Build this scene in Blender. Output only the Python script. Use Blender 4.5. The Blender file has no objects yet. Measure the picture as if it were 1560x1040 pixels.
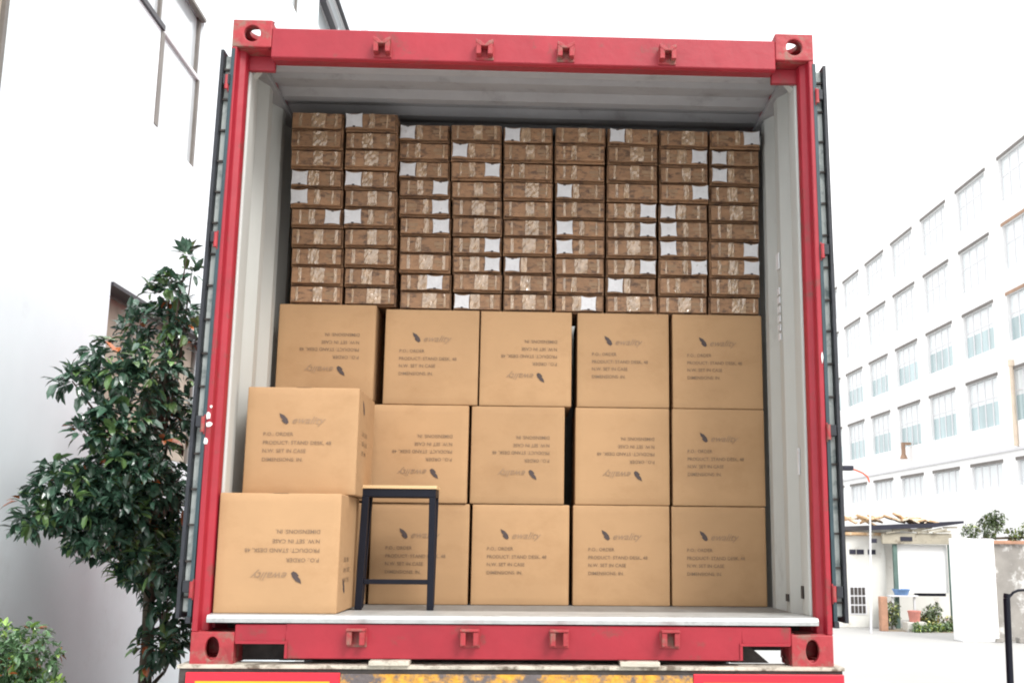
import bpy, bmesh, math, random
from mathutils import Vector, Matrix
random.seed(7)
SC = bpy.context.scene
COL = SC.collection
PI = math.pi
RAD = math.radians

# ---------------------------------------------------------------- camera
F, RX, RY, RZ = 1682.32, 0.18479, 0.0088, 0.03887
CAM = Vector((0.0284, -4.3412, 1.6254))
cy, sy = math.cos(RZ), math.sin(RZ)
fw = Vector((sy*math.cos(RX), cy*math.cos(RX), math.sin(RX)))
rt = Vector((cy, -sy, 0)); up = rt.cross(fw)
c_, s_ = math.cos(RY), math.sin(RY)
rt, up = c_*rt + s_*up, -s_*rt + c_*up
cam = bpy.data.cameras.new('camera'); camo = bpy.data.objects.new('camera', cam)
COL.objects.link(camo); SC.camera = camo
camo.matrix_world = Matrix(((rt.x, up.x, -fw.x, CAM.x), (rt.y, up.y, -fw.y, CAM.y), (rt.z, up.z, -fw.z, CAM.z), (0, 0, 0, 1)))
cam.sensor_fit = 'HORIZONTAL'; cam.sensor_width = 36.0
cam.lens = F/1560*36
cam.shift_x = (780-868.588)/1560; cam.shift_y = (505.76-520)/1560
cam.clip_start = 0.05; cam.clip_end = 2000

# ---------------------------------------------------------------- light
SUN_EL, SUN_AZ = 44.0, 34.0     # the sun stands behind the camera, to its right
SKY, SUN, EXPO = 0.13, 1.9, 0.55
world = bpy.data.worlds.new('World'); SC.world = world; world.use_nodes = True
wn, wl = world.node_tree.nodes, world.node_tree.links
wn.clear()
wo = wn.new('ShaderNodeOutputWorld'); wb = wn.new('ShaderNodeBackground')
ws = wn.new('ShaderNodeTexSky'); ws.sky_type = 'NISHITA'; ws.sun_disc = False
ws.sun_elevation = RAD(SUN_EL); ws.sun_rotation = RAD(180-SUN_AZ)
ws.air_density = 1.0; ws.dust_density = 4.0; ws.ozone_density = 1.0
wh = wn.new('ShaderNodeHueSaturation'); wh.inputs['Saturation'].default_value = 0.22
wl.new(ws.outputs[0], wh.inputs['Color'])
# closed bright cloud cover in front of the clear sky: three times brighter overhead than at the horizon
wt = wn.new('ShaderNodeTexCoord'); wx = wn.new('ShaderNodeSeparateXYZ'); wl.new(wt.outputs['Generated'], wx.inputs[0])
wr = wn.new('ShaderNodeMapRange'); wr.inputs[1].default_value = 0; wr.inputs[2].default_value = 1
wr.inputs[3].default_value = 7.2; wr.inputs[4].default_value = 17.0; wl.new(wx.outputs[2], wr.inputs[0])
wcz = wn.new('ShaderNodeTexNoise'); wcz.inputs['Scale'].default_value = 2.5; wcz.inputs['Detail'].default_value = 5
wl.new(wt.outputs['Generated'], wcz.inputs['Vector'])
wcm = wn.new('ShaderNodeMapRange'); wcm.inputs[3].default_value = .82; wcm.inputs[4].default_value = 1.18
wl.new(wcz.outputs[0], wcm.inputs[0])
wmu = wn.new('ShaderNodeMath'); wmu.operation = 'MULTIPLY'; wl.new(wr.outputs[0], wmu.inputs[0]); wl.new(wcm.outputs[0], wmu.inputs[1])
wmx = wn.new('ShaderNodeMix'); wmx.data_type = 'RGBA'; wmx.inputs[0].default_value = .85; wmx.clamp_result = False
wl.new(wh.outputs[0], wmx.inputs[6]); wl.new(wmu.outputs[0], wmx.inputs[7]); wl.new(wmx.outputs[2], wb.inputs['Color'])
wb.inputs['Strength'].default_value = SKY
wl.new(wb.outputs[0], wo.inputs['Surface'])
sl = bpy.data.lights.new('sun', 'SUN'); sl.energy = SUN; sl.angle = RAD(22); sl.color = (1.0, 0.98, 0.95)
so = bpy.data.objects.new('sun', sl); COL.objects.link(so)
el, az = RAD(SUN_EL), RAD(SUN_AZ)
sdir = Vector((math.sin(az)*math.cos(el), -math.cos(az)*math.cos(el), math.sin(el)))
so.rotation_euler = sdir.to_track_quat('Z', 'Y').to_euler(); so.location = (6, -9, 12)
SC.view_settings.view_transform = 'Standard'; SC.view_settings.look = 'None'
SC.view_settings.gamma = 1; SC.view_settings.use_curve_mapping = False
SC.view_settings.exposure = EXPO
SC.cycles.max_bounces = 10; SC.cycles.diffuse_bounces = 6
SC.cycles.filter_width = 2.0

# ---------------------------------------------------------------- materials
def mat(name, col, rough=.6, var=.08, scale=6, metal=0, bump=0, bscale=40, spec=.5, coat=0,
        dirt=None, dscale=3, dlo=.55, dhi=.7, stretch=(1, 1, 1), attr=None, trans=0, objvar=0):
    m = bpy.data.materials.new(name); m.use_nodes = True
    nt = m.node_tree; n, l = nt.nodes, nt.links; b = n['Principled BSDF']
    tc = n.new('ShaderNodeTexCoord'); mp = n.new('ShaderNodeMapping'); l.new(tc.outputs['Object'], mp.inputs[0])
    mp.inputs['Scale'].default_value = stretch
    oi = n.new('ShaderNodeObjectInfo'); ad = n.new('ShaderNodeVectorMath'); ad.operation = 'MULTIPLY_ADD'
    ad.inputs[1].default_value = (1, 1, 1); l.new(mp.outputs[0], ad.inputs[0])
    mu = n.new('ShaderNodeVectorMath'); mu.operation = 'SCALE'; mu.inputs[0].default_value = (37, 17, 23)
    l.new(oi.outputs['Random'], mu.inputs['Scale']); l.new(mu.outputs[0], ad.inputs[2])
    nz = n.new('ShaderNodeTexNoise'); nz.inputs['Scale'].default_value = scale; nz.inputs['Detail'].default_value = 6
    nz.inputs['Roughness'].default_value = .65
    l.new(ad.outputs[0], nz.inputs['Vector'])
    rp = n.new('ShaderNodeValToRGB'); c = Vector(col)
    rp.color_ramp.elements[0].position = .3; rp.color_ramp.elements[1].position = .7
    rp.color_ramp.elements[0].color = (*[max(0, x*(1-var)) for x in c], 1)
    rp.color_ramp.elements[1].color = (*[min(1, x*(1+var)) for x in c], 1)
    l.new(nz.outputs[0], rp.inputs[0]); out = rp.outputs[0]
    if attr:
        at = n.new('ShaderNodeAttribute'); at.attribute_name = attr
        mx = n.new('ShaderNodeMix'); mx.data_type = 'RGBA'; mx.blend_type = 'MULTIPLY'; mx.inputs[0].default_value = 1
        l.new(out, mx.inputs[6]); l.new(at.outputs['Color'], mx.inputs[7]); out = mx.outputs[2]
    if dirt:
        dz = n.new('ShaderNodeTexNoise'); dz.inputs['Scale'].default_value = dscale; dz.inputs['Detail'].default_value = 8
        dz.inputs['Roughness'].default_value = .7
        l.new(ad.outputs[0], dz.inputs['Vector'])
        dr = n.new('ShaderNodeMapRange'); dr.inputs[1].default_value = dlo; dr.inputs[2].default_value = dhi
        l.new(dz.outputs[0], dr.inputs[0])
        mx = n.new('ShaderNodeMix'); mx.data_type = 'RGBA'; l.new(dr.outputs[0], mx.inputs[0])
        l.new(out, mx.inputs[6]); mx.inputs[7].default_value = (*dirt, 1); out = mx.outputs[2]
    if objvar:
        hs = n.new('ShaderNodeHueSaturation'); mr = n.new('ShaderNodeMapRange'); mr.inputs[3].default_value = 1-objvar; mr.inputs[4].default_value = 1+objvar
        l.new(oi.outputs['Random'], mr.inputs[0]); l.new(mr.outputs[0], hs.inputs['Value']); l.new(out, hs.inputs['Color']); out = hs.outputs[0]
    l.new(out, b.inputs['Base Color'])
    b.inputs['Roughness'].default_value = rough; b.inputs['Metallic'].default_value = metal
    b.inputs['Specular IOR Level'].default_value = spec; b.inputs['Coat Weight'].default_value = coat
    if trans: b.inputs['Transmission Weight'].default_value = trans
    if bump:
        bz = n.new('ShaderNodeTexNoise'); bz.inputs['Scale'].default_value = bscale; bz.inputs['Detail'].default_value = 4
        l.new(ad.outputs[0], bz.inputs['Vector'])
        bp = n.new('ShaderNodeBump'); bp.inputs['Strength'].default_value = bump; bp.inputs['Distance'].default_value = .01
        l.new(bz.outputs[0], bp.inputs['Height']); l.new(bp.outputs[0], b.inputs['Normal'])
    return m

M = {}
M['red'] = mat('red_paint', (.315, .014, .027), .45, .14, 3, dirt=(.16, .045, .035), dscale=7, dlo=.57, dhi=.70, bump=.25, bscale=12)
M['red_worn'] = mat('worn_red_steel', (.33, .028, .035), .55, .22, 9, dirt=(.22, .12, .09), dscale=14, dlo=.50, dhi=.64, bump=.3, bscale=40)
M['red_sheet'] = mat('red_reflector_sheet', (.80, .018, .04), .35, .06, 3, dirt=(.5, .03, .04), dscale=10, dlo=.62, dhi=.75)
M['yellow'] = mat('yellow_sheet', (.95, .42, .015), .4, .05, 3)
M['white_steel'] = mat('white_inner_steel', (.50, .51, .485), .55, .05, 4, dirt=(.30, .29, .27), dscale=5, dlo=.60, dhi=.80, stretch=(1, 1, .35), bump=.1, bscale=8)
M['ceiling'] = mat('shaded_ceiling_tone', (.34, .335, .345), .6, .08, 4, dirt=(.18, .175, .17), dscale=5, dlo=.55, dhi=.8, bump=.1, bscale=8)  # greyer than the walls: the ceiling's shade is put into its colour
M['galv'] = mat('galvanised_plate', (.50, .515, .51), .45, .14, 12, metal=.25, dirt=(.26, .26, .25), dscale=7, dlo=.55, dhi=.75, bump=.2, bscale=30)
M['floor_board'] = mat('container_floor', (.22, .215, .205), .6, .2, 8, stretch=(1, .2, 1), dirt=(.2, .17, .14), dscale=6)
M['card'] = mat('corrugated_card', (.43, .262, .137), .78, .06, 2.2, bump=.12, bscale=9, dirt=(.375, .22, .11), dscale=3, dlo=.5, dhi=.75, stretch=(1, 1, 1.5), spec=.25, objvar=.05)
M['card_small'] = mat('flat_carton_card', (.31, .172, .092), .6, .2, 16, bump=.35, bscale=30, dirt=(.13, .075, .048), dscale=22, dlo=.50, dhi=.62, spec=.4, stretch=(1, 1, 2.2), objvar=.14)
M['card_side'] = mat('kraft_tape', (.36, .22, .12), .4, .1, 20, bump=.3, bscale=40)
M['tape'] = mat('clear_packing_tape', (.42, .28, .17), .15, .35, 30, bump=.9, bscale=26, spec=1.0, coat=1.0)
M['ink'] = mat('printing_ink', (.21, .135, .080), .7, .15, 30)
M['ink_faint'] = mat('faded_printing_ink', (.30, .19, .11), .7, .15, 30)
M['ink_dark'] = mat('dark_printing_ink', (.065, .045, .042), .7, .1, 30)
M['label'] = mat('paper_label', (.68, .67, .68), .6, .10, 14, bump=.6, bscale=30, dirt=(.42, .38, .34), dscale=30, dlo=.60, dhi=.72)
M['rubber'] = mat('black_rubber', (.018, .020, .026), .55, .3, 10, bump=.2)
M['door_edge'] = mat('door_edge_paint', (.52, .56, .54), .5, .1, 8, dirt=(.16, .2, .2), dscale=12, dlo=.5, dhi=.66)
M['door_gray'] = mat('teal_door_edge', (.025, .05, .06), .5, .25, 8)
M['steel_dark'] = mat('dark_rusted_steel', (.05, .042, .038), .7, .4, 15, bump=.4)
M['beam'] = mat('weathered_beam_paint', (.50, .46, .38), .6, .2, 14, dirt=(.14, .11, .08), dscale=11, dlo=.50, dhi=.62, bump=.3)
M['rust_yellow'] = mat('peeling_yellow_steel', (.62, .30, .03), .6, .3, 30, dirt=(.12, .10, .10), dscale=9, dlo=.44, dhi=.56, bump=.7, bscale=40)
M['black_metal'] = mat('black_powder_coat', (.004, .005, .012), .5, .2, 8, spec=.25)
M['wood_edge'] = mat('light_wood_board', (.62, .42, .22), .5, .12, 18, stretch=(.2, 1, 1))
M['plaster'] = mat('white_plaster', (.79, .85, .89), .85, .03, 1.2, bump=.12, bscale=10, dirt=(.60, .63, .64), dscale=.9, dlo=.58, dhi=.9)
M['frame_brown'] = mat('brown_grey_frame', (.16, .145, .13), .5, .15, 6)
M['recess_shade'] = mat('painted_recess_shade', (.022, .018, .026), .45, .2, 6)  # near-black for bars and bands that paint shade along window recesses
M['glass_pale'] = mat('sky_reflecting_glass', (.50, .54, .56), .08, .05, .6, spec=.9)
M['stone_beige'] = mat('beige_reveal', (.42, .36, .29), .8, .15, 6)
M['concrete'] = mat('pale_concrete', (.36, .355, .345), .85, .05, .5, bump=.15, bscale=3, dirt=(.32, .315, .30), dscale=.35, dlo=.5, dhi=.8)
M['soil'] = mat('soil', (.06, .045, .03), .95, .3, 5, bump=.6)
M['bark'] = mat('bark', (.09, .07, .05), .9, .3, 12, bump=.8, stretch=(1, 1, .3))
M['leaf'] = mat('leaf', (.9, .9, .9), .26, .05, 5, attr='tint', spec=.8, coat=.35)
M['bwall'] = mat('white_building_render', (.86, .86, .86), .9, .02, .2, dirt=(.78, .78, .77), dscale=.15, dlo=.5, dhi=.9)
M['lintel'] = mat('dark_lintel', (.17, .155, .145), .8, .15, 1.5)  # dark grey bands over the factory windows
M['lintel_tan'] = mat('tan_lintel', (.36, .23, .16), .8, .15, 1.5)
M['sash'] = mat('pale_sash', (.66, .66, .68), .5, .05, 3)
M['pane_top'] = mat('bright_pane', (.68, .72, .735), .06, .03, .3, spec=.8)
M['pane_low'] = mat('bluish_pane', (.36, .47, .49), .08, .25, .9, spec=.8, stretch=(1, 1.3, .25))
M['old_plaster'] = mat('stained_plaster', (.28, .262, .24), .9, .2, 2.5, bump=.5, bscale=8, dirt=(.60, .59, .57), dscale=1.3, dlo=.47, dhi=.54)
M['tan'] = mat('tan_sheet', (.55, .36, .20), .8, .3, 5, bump=.6, bscale=8, dirt=(.78, .72, .6), dscale=5, dlo=.48, dhi=.58)
M['rotten'] = mat('weathered_fascia', (.42, .38, .30), .85, .2, 4, bump=.5, dirt=(.20, .17, .13), dscale=4, dlo=.52, dhi=.60)
M['pale_pipe'] = mat('pale_tan_pipe', (.74, .62, .50), .7, .1, 2)
M['earth'] = mat('ochre_earth', (.34, .26, .17), .95, .2, 4, bump=.5, dirt=(.42, .40, .34), dscale=3, dlo=.45, dhi=.6)
M['navy'] = mat('dark_roof_edge', (.015, .015, .03), .6, .3, 4)
M['hut'] = mat('hut_panel', (.66, .65, .61), .7, .06, 2, dirt=(.5, .47, .42), dscale=4)
M['green_post'] = mat('faded_green_paint', (.10, .16, .14), .7, .2, 6)
M['brick'] = mat('terracotta', (.42, .23, .15), .85, .2, 8, bump=.4)
M['blue'] = mat('blue_plastic', (.14, .26, .48), .5, .15, 6)
M['redp'] = mat('faded_red_plastic', (.55, .22, .18), .5, .15, 6)
M['orange'] = mat('orange_red_paint', (.65, .12, .06), .5, .15, 6)
M['white_paint'] = mat('white_chipped_paint', (.82, .78, .76), .6, .06, 20)

# ---------------------------------------------------------------- mesh helpers
class MB:
    def __init__(s): s.v = []; s.f = []; s.mi = []; s.sm = []
    def add(s, vs, fs, mi=0, smooth=False):
        o = len(s.v); s.v += [Vector(v) for v in vs]
        for f in fs: s.f.append([i+o for i in f]); s.mi.append(mi); s.sm.append(smooth)
    def box(s, x0, x1, y0, y1, z0, z1, mi=0, mtx=None):
        vs = [Vector((x, y, z)) for x in (x0, x1) for y in (y0, y1) for z in (z0, z1)]
        if mtx: vs = [mtx @ v for v in vs]
        s.add(vs, [(0, 1, 3, 2), (4, 6, 7, 5), (0, 4, 5, 1), (2, 3, 7, 6), (0, 2, 6, 4), (1, 5, 7, 3)], mi)
    def tube(s, p0, p1, r0, r1=None, n=12, cap=True, mi=0):
        r1 = r0 if r1 is None else r1
        p0, p1 = Vector(p0), Vector(p1); d = (p1-p0).normalized()
        a = d.orthogonal().normalized(); b = d.cross(a)
        vs = []
        for p, r in ((p0, r0), (p1, r1)):
            vs += [p+a*r*math.cos(2*PI*i/n)+b*r*math.sin(2*PI*i/n) for i in range(n)]
        fs = [(i, (i+1) % n, n+(i+1) % n, n+i) for i in range(n)]
        s.add(vs, fs, mi, True)
        if cap: s.add(vs, [tuple(range(n))[::-1], tuple(range(n, 2*n))], mi)
    def path(s, pts, r, n=10, mi=0):
        for a, b in zip(pts[:-1], pts[1:]): s.tube(a, b, r, r, n, True, mi)
    def prism(s, poly, fn, mi=0, cap=True):
        """poly: 2D outline; fn(u, v, t) -> point, t = 0 or 1"""
        n = len(poly)
        vs = [fn(u, v, 0) for u, v in poly]+[fn(u, v, 1) for u, v in poly]
        fs = [(i, (i+1) % n, n+(i+1) % n, n+i) for i in range(n)]
        if cap: fs += [tuple(range(n))[::-1], tuple(range(n, 2*n))]
        s.add(vs, fs, mi)
    def build(s, name, m, parent=None, bevel=0, seg=2, loc=None):
        me = bpy.data.meshes.new(name)
        off = Vector((0, 0, 0)); p = parent
        while p: off += p.location; p = p.parent
        me.from_pydata([v-off for v in s.v], [], s.f)
        ms = m if isinstance(m, (list, tuple)) else [m]
        for x in ms: me.materials.append(M[x] if isinstance(x, str) else x)
        for pl, mi, sm in zip(me.polygons, s.mi, s.sm): pl.material_index = mi; pl.use_smooth = sm
        bm = bmesh.new(); bm.from_mesh(me)
        bmesh.ops.recalc_face_normals(bm, faces=bm.faces)
        if bevel:
            bmesh.ops.remove_doubles(bm, verts=bm.verts, dist=1e-5)
            bmesh.ops.bevel(bm, geom=[e for e in bm.edges if len(e.link_faces) == 2 and e.calc_face_angle(0) > .6],
                            offset=bevel, segments=seg, profile=.5, affect='EDGES', clamp_overlap=True)
        bm.to_mesh(me); bm.free()
        o = bpy.data.objects.new(name, me); COL.objects.link(o)
        if parent: o.parent = parent
        return o

def tag(o, label=None, cat=None, group=None, kind=None):
    if label: o['label'] = label
    if cat: o['category'] = cat
    if group: o['group'] = group
    if kind: o['kind'] = kind
    return o
def thing(name, loc, label, cat, group=None):
    o = bpy.data.objects.new(name, None); COL.objects.link(o); o.location = loc; o.empty_display_size = .1
    return tag(o, label, cat, group)
def kids(o): return [c for c in bpy.data.objects if c.parent == o]
def copy_tree(o, parent=None):
    c = o.copy(); COL.objects.link(c); c.parent = parent
    for ch in kids(o): copy_tree(ch, c)
    return c
def part(name, m, parent, *boxes, bevel=0, seg=2):
    b = MB()
    for x in boxes: b.box(*x)
    return b.build(name, m, parent, bevel, seg)

# ---------------------------------------------------------------- ground
g = MB(); g.add([(-400, -400, 0), (400, -400, 0), (400, 900, 0), (-400, 900, 0)], [(0, 1, 2, 3)])
tag(g.build('ground', 'concrete'), 'bright pale concrete yard', None, None, 'structure')
g = MB(); g.box(-2.998, -1.75, .2, 4.2, .004, .05)
tag(g.build('planting_bed', 'soil'), 'narrow soil strip along the white wall', None, None, 'structure')

# ---------------------------------------------------------------- container
ZC = 1.15
cont = thing('shipping_container', (0, 0, ZC), 'red steel shipping container on a trailer with its rear doors folded open', 'container')
LEN = 6.058
def plate_hole(mb, c, u, v, w, h, rx, ry, t, nrm, ox=0, oy=0):
    """rectangular plate w x h with an elliptical hole, thickness t along nrm"""
    c, u, v, nrm = map(Vector, (c, u, v, nrm)); n = 32
    outer, inner = [], []
    for i in range(n):
        a = 2*PI*i/n+PI/4; ca, sa = math.cos(a), math.sin(a)
        k = 1/max(abs(ca), abs(sa)); outer.append((ca*k*w/2, sa*k*h/2))
        inner.append((ca*rx+ox, sa*ry+oy))
    P = lambda p, d: c+u*p[0]+v*p[1]+nrm*d
    vs = [P(p, 0) for p in outer]+[P(p, 0) for p in inner]+[P(p, -t) for p in outer]+[P(p, -t) for p in inner]
    fs = []
    for i in range(n):
        j = (i+1) % n
        fs += [(i, j, n+j, n+i), (2*n+i, 3*n+i, 3*n+j, 2*n+j), (i, 2*n+i, 2*n+j, j), (n+i, n+j, 3*n+j, 3*n+i)]
    mb.add(vs, fs)
def casting(sx, yend, top):
    """corner fitting: hollow box, holes in the end, the side and the top or bottom face"""
    mb = MB(); W, D, H, t = .162, .178, .120, .024
    x0 = 1.219*sx; y0 = 0 if yend == 0 else LEN; dy = 1 if yend == 0 else -1
    z0 = ZC+(2.591-H if top else 0)
    xc = x0-sx*W/2; yc = y0+dy*D/2; zc = z0+H/2
    rx, ry = (.034, .036) if top else (.026, .042)
    plate_hole(mb, (xc, y0, zc), (1, 0, 0), (0, 0, 1), W, H, rx, ry, t, (0, -dy, 0), ox=0)
    plate_hole(mb, (x0, yc+dy*t/2, zc), (0, 1, 0), (0, 0, 1), D-t, H, .036, .03, t, (sx, 0, 0))
    zt = z0+H if top else z0
    # top or bottom plate, butted inside the two side plates
    plate_hole(mb, (xc-sx*t/2, yc+dy*t/2, zt), (1, 0, 0), (0, 1, 0), W-t, D-t, .045, .055, t, (0, 0, 1 if top else -1))
    xi = x0-sx*W
    # inner back and side plates
    a, b = sorted((xi, xi+sx*.012)); c, d = sorted((y0+dy*t, y0+dy*D))
    zz0, zz1 = (z0, z0+H-t) if top else (z0+t, z0+H)
    mb.box(a, b, c, d, zz0, zz1)
    a, b = sorted((xi+sx*.012, x0-sx*t)); c, d = sorted((y0+dy*(D-.012), y0+dy*D))
    if not top: mb.box(a, b, c, d, zz0, zz1)
    # closing plate on the inner horizontal side
    c, d = sorted((y0+dy*t, y0+dy*(D-.012)))
    if top: mb.box(a, b, c, d, z0, z0+.012)
    else: mb.box(a, b, c, d, z0+H-.012, z0+H)
    mb.build('corner_fitting', 'red_worn', cont, .004, 2)
for sx in (-1, 1):
    for ye in (0, 1):
        for tp in (False, True): casting(sx, ye, tp)
ZB, ZT = ZC+.120, ZC+2.471
for sx in (-1, 1):                      # rear corner posts: channel with a stepped inner jamb
    mb = MB()
    poly = [(1.219, 0), (1.198, 0), (1.192, .035), (1.168, .050), (1.164, .085), (1.172, .105), (1.219, .105)]
    mb.prism(poly, lambda u, v, t: (sx*u, v, ZB+t*(ZT-ZB)))
    mb.build('rear_corner_post', 'red', cont, .003, 1)
    mb = MB(); mb.box(*sorted((sx*1.219, sx*1.12)), LEN-.16, LEN-.001, ZB, ZT)
    mb.build('front_corner_post', 'red', cont, .006)
    mb = MB(); a, b = sorted((sx*1.158, sx*1.176)); mb.box(a, b, .106, .19, ZC+.18, ZC+2.50)
    mb.build('door_jamb_lining', 'white_steel', cont, .008, 2)
def corrug(n0, n1, pitch, depth, base):
    pts = []; y = n0
    while y < n1-1e-6:
        for dy_, dx in ((0, 0), (.25*pitch, 0), (.5*pitch, depth), (.75*pitch, depth)):
            if y+dy_ <= n1: pts.append((y+dy_, base+dx))
        y += pitch
    pts.append((n1, pts[-1][1])); return pts
for sx in (-1, 1):                      # corrugated side wall: painted red outside, white inside
    pts = corrug(.19, LEN-.16, .278, .034, 1.168); mb = MB(); n = len(pts)
    vs = []
    for z in (ZC+.16, ZC+2.52):
        vs += [(sx*p[1], p[0], z) for p in pts]+[(sx*(p[1]+.003), p[0], z) for p in pts]
    for i in range(n-1):
        mb.add([vs[i], vs[i+1], vs[2*n+i+1], vs[2*n+i]], [(0, 1, 2, 3)], 1)
        mb.add([vs[n+i], vs[n+i+1], vs[3*n+i+1], vs[3*n+i]], [(0, 1, 2, 3)], 0)
    mb.build('corrugated_side_wall', ['red', 'white_steel'], cont)
    part('top_side_rail', 'red', cont, (*sorted((sx*1.160, sx*1.219)), .178, LEN-.178, ZC+2.521, ZC+2.581), bevel=.004)
    part('bottom_side_rail', 'red', cont, (*sorted((sx*1.177, sx*1.219)), .178, LEN-.178, ZC+.01, ZC+.159), bevel=.004)
mb = MB()                               # roof sheet, ribs across the width
pts = corrug(.12, LEN-.16, .209, -.026, ZC+2.547); n = len(pts)
for i in range(n-1):
    a, b = pts[i], pts[i+1]
    mb.add([(-1.160, a[0], a[1]), (1.160, a[0], a[1]), (1.160, b[0], b[1]), (-1.160, b[0], b[1])], [(0, 1, 2, 3)], 1)
    mb.add([(-1.160, a[0], a[1]+.003), (1.160, a[0], a[1]+.003), (1.160, b[0], b[1]+.003), (-1.160, b[0], b[1]+.003)], [(0, 1, 2, 3)], 0)
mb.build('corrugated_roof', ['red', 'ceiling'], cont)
part('front_wall', 'white_steel', cont, (-1.119, 1.119, LEN-.06, LEN-.03, ZC+.16, ZC+2.52))
# header
mb = MB()
hp = [(0, ZC+2.428), (0, ZC+2.556), (.10, ZC+2.575), (.115, ZC+2.575), (.115, ZC+2.44), (.02, ZC+2.422)]
mb.prism(hp, lambda u, v, t: (-1.056+2.112*t, u, v))
mb.build('door_header', 'red', cont, .003, 1)
for sx in (-1, 1): part('header_gusset', 'red', cont, (*sorted((sx*1.057, sx*1.190)), .088, .114, ZC+2.405, ZC+2.470), bevel=.003)
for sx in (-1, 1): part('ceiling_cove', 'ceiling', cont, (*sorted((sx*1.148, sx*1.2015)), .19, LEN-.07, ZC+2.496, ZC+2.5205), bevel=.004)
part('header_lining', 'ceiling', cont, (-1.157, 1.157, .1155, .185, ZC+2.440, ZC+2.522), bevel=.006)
for sx in (-1, 1):
    mb = MB()                            # sloped lining gusset in the ceiling corners
    mb.prism([(1.157, ZC+2.43), (1.157, ZC+2.395), (1.13, ZC+2.43)], lambda u, v, t: (sx*u, .125+.05*t, v))
    mb.build('ceiling_corner_gusset', 'white_steel', cont)
# sill with fork style pockets beside the lower fittings
mb = MB()
mb.box(-.866, .866, 0, .05, ZC+.024, ZC+.148)
for sx in (-1, 1):
    mb.box(*sorted((sx*.866, sx*1.0565)), 0, .05, ZC+.078, ZC+.148)
mb.build('door_sill', 'red', cont, .003, 1)
for sx in (-1, 1):
    part('pocket_rim', 'red', cont, (*sorted((sx*.857, sx*1.050)), -.006, -.001, ZC+.078, ZC+.088), (*sorted((sx*.857, sx*.867)), -.006, -.001, ZC+.026, ZC+.077))
    part('pocket_lining', 'steel_dark', cont, (*sorted((sx*.858, sx*.865)), .051, .60, ZC+.015, ZC+.148))
part('floor', 'floor_board', cont, (-1.164, 1.164, .19, LEN-.06, ZC+.150, ZC+.176))
mb = MB()                                # galvanised threshold plate
mb.prism([(-.006, ZC+.155), (-.009, ZC+.170), (-.001, ZC+.182), (.05, ZC+.184), (.36, ZC+.1795), (.37, ZC+.177), (.37, ZC+.155)],
         lambda u, v, t: (-1.163+2.326*t, u, v))
mb.build('threshold_plate', 'galv', cont)
for i in range(12): part('cross_member', 'steel_dark', cont, (-1.176, 1.176, .35+.45*i, .395+.45*i, ZC+.03, ZC+.149))
# cam keepers
def keeper(x, z, top):
    mb = MB()
    mb.box(x-.038, x+.038, -.007, -.001, z-.040, z+.026)
    for s in (-1, 1):
        mb.box(x+s*.024-.010, x+s*.024+.010, -.048, -.007, z-.030, z+.020)
    if top:
        mb.prism([(x-.036, z+.020), (x-.036, z+.034), (x-.016, z+.026), (x, z+.010), (x+.016, z+.026), (x+.036, z+.034), (x+.036, z+.020), (x+.016, z+.004), (x-.016, z+.004)],
                 lambda u, v, t: (u, -.050+.043*t, v))
    else:
        mb.box(x-.036, x+.036, -.052, -.007, z+.0205, z+.030)
    mb.build('cam_keeper', 'red_worn', cont, .002, 1)
for x in (-.595, -.170, .168, .595):
    keeper(x, ZC+2.475, True); keeper(x+(-.003 if x < .3 else -.008), ZC+.108, False)
for (x, z, w, h) in ((-1.210, 2.085, .022, .035), (-1.205, 2.050, .030, .028), (-1.213, 1.985, .018, .034), (-1.200, 2.12, .012, .012), (1.212, 2.35, .010, .05)):
    mb = MB(); nn = 9
    mb.prism([(x+w/2*math.cos(2*PI*i/nn)*random.uniform(.6, 1.1), z+h/2*math.sin(2*PI*i/nn)*random.uniform(.6, 1.1)) for i in range(nn)],
             lambda u, v, t: (u, -.0035+.003*t, v))
    mb.build('paint_chip', 'white_paint', cont)
# stickers and stencil patches on the right inner wall, scuffs
def wallmark(y, z, w, h, m='label', name='wall_sticker', sx=1):
    mb = MB(); x = sx*1.1655
    mb.box(*sorted((x, x-sx*.006)), y-w/2, y+w/2, z-h/2, z+h/2); mb.build(name, m, cont, 0)
wallmark(.512, 2.875, .050, .075)
for k in range(6): wallmark(.512, 2.735-.042*k, .042, .030)
wallmark(.232, 1.95, .022, .11)
wallmark(.232, 1.42, .03, .05, 'steel_dark', 'scuff_mark'); wallmark(.50, 1.385, .04, .03, 'steel_dark', 'scuff_mark')

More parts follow.
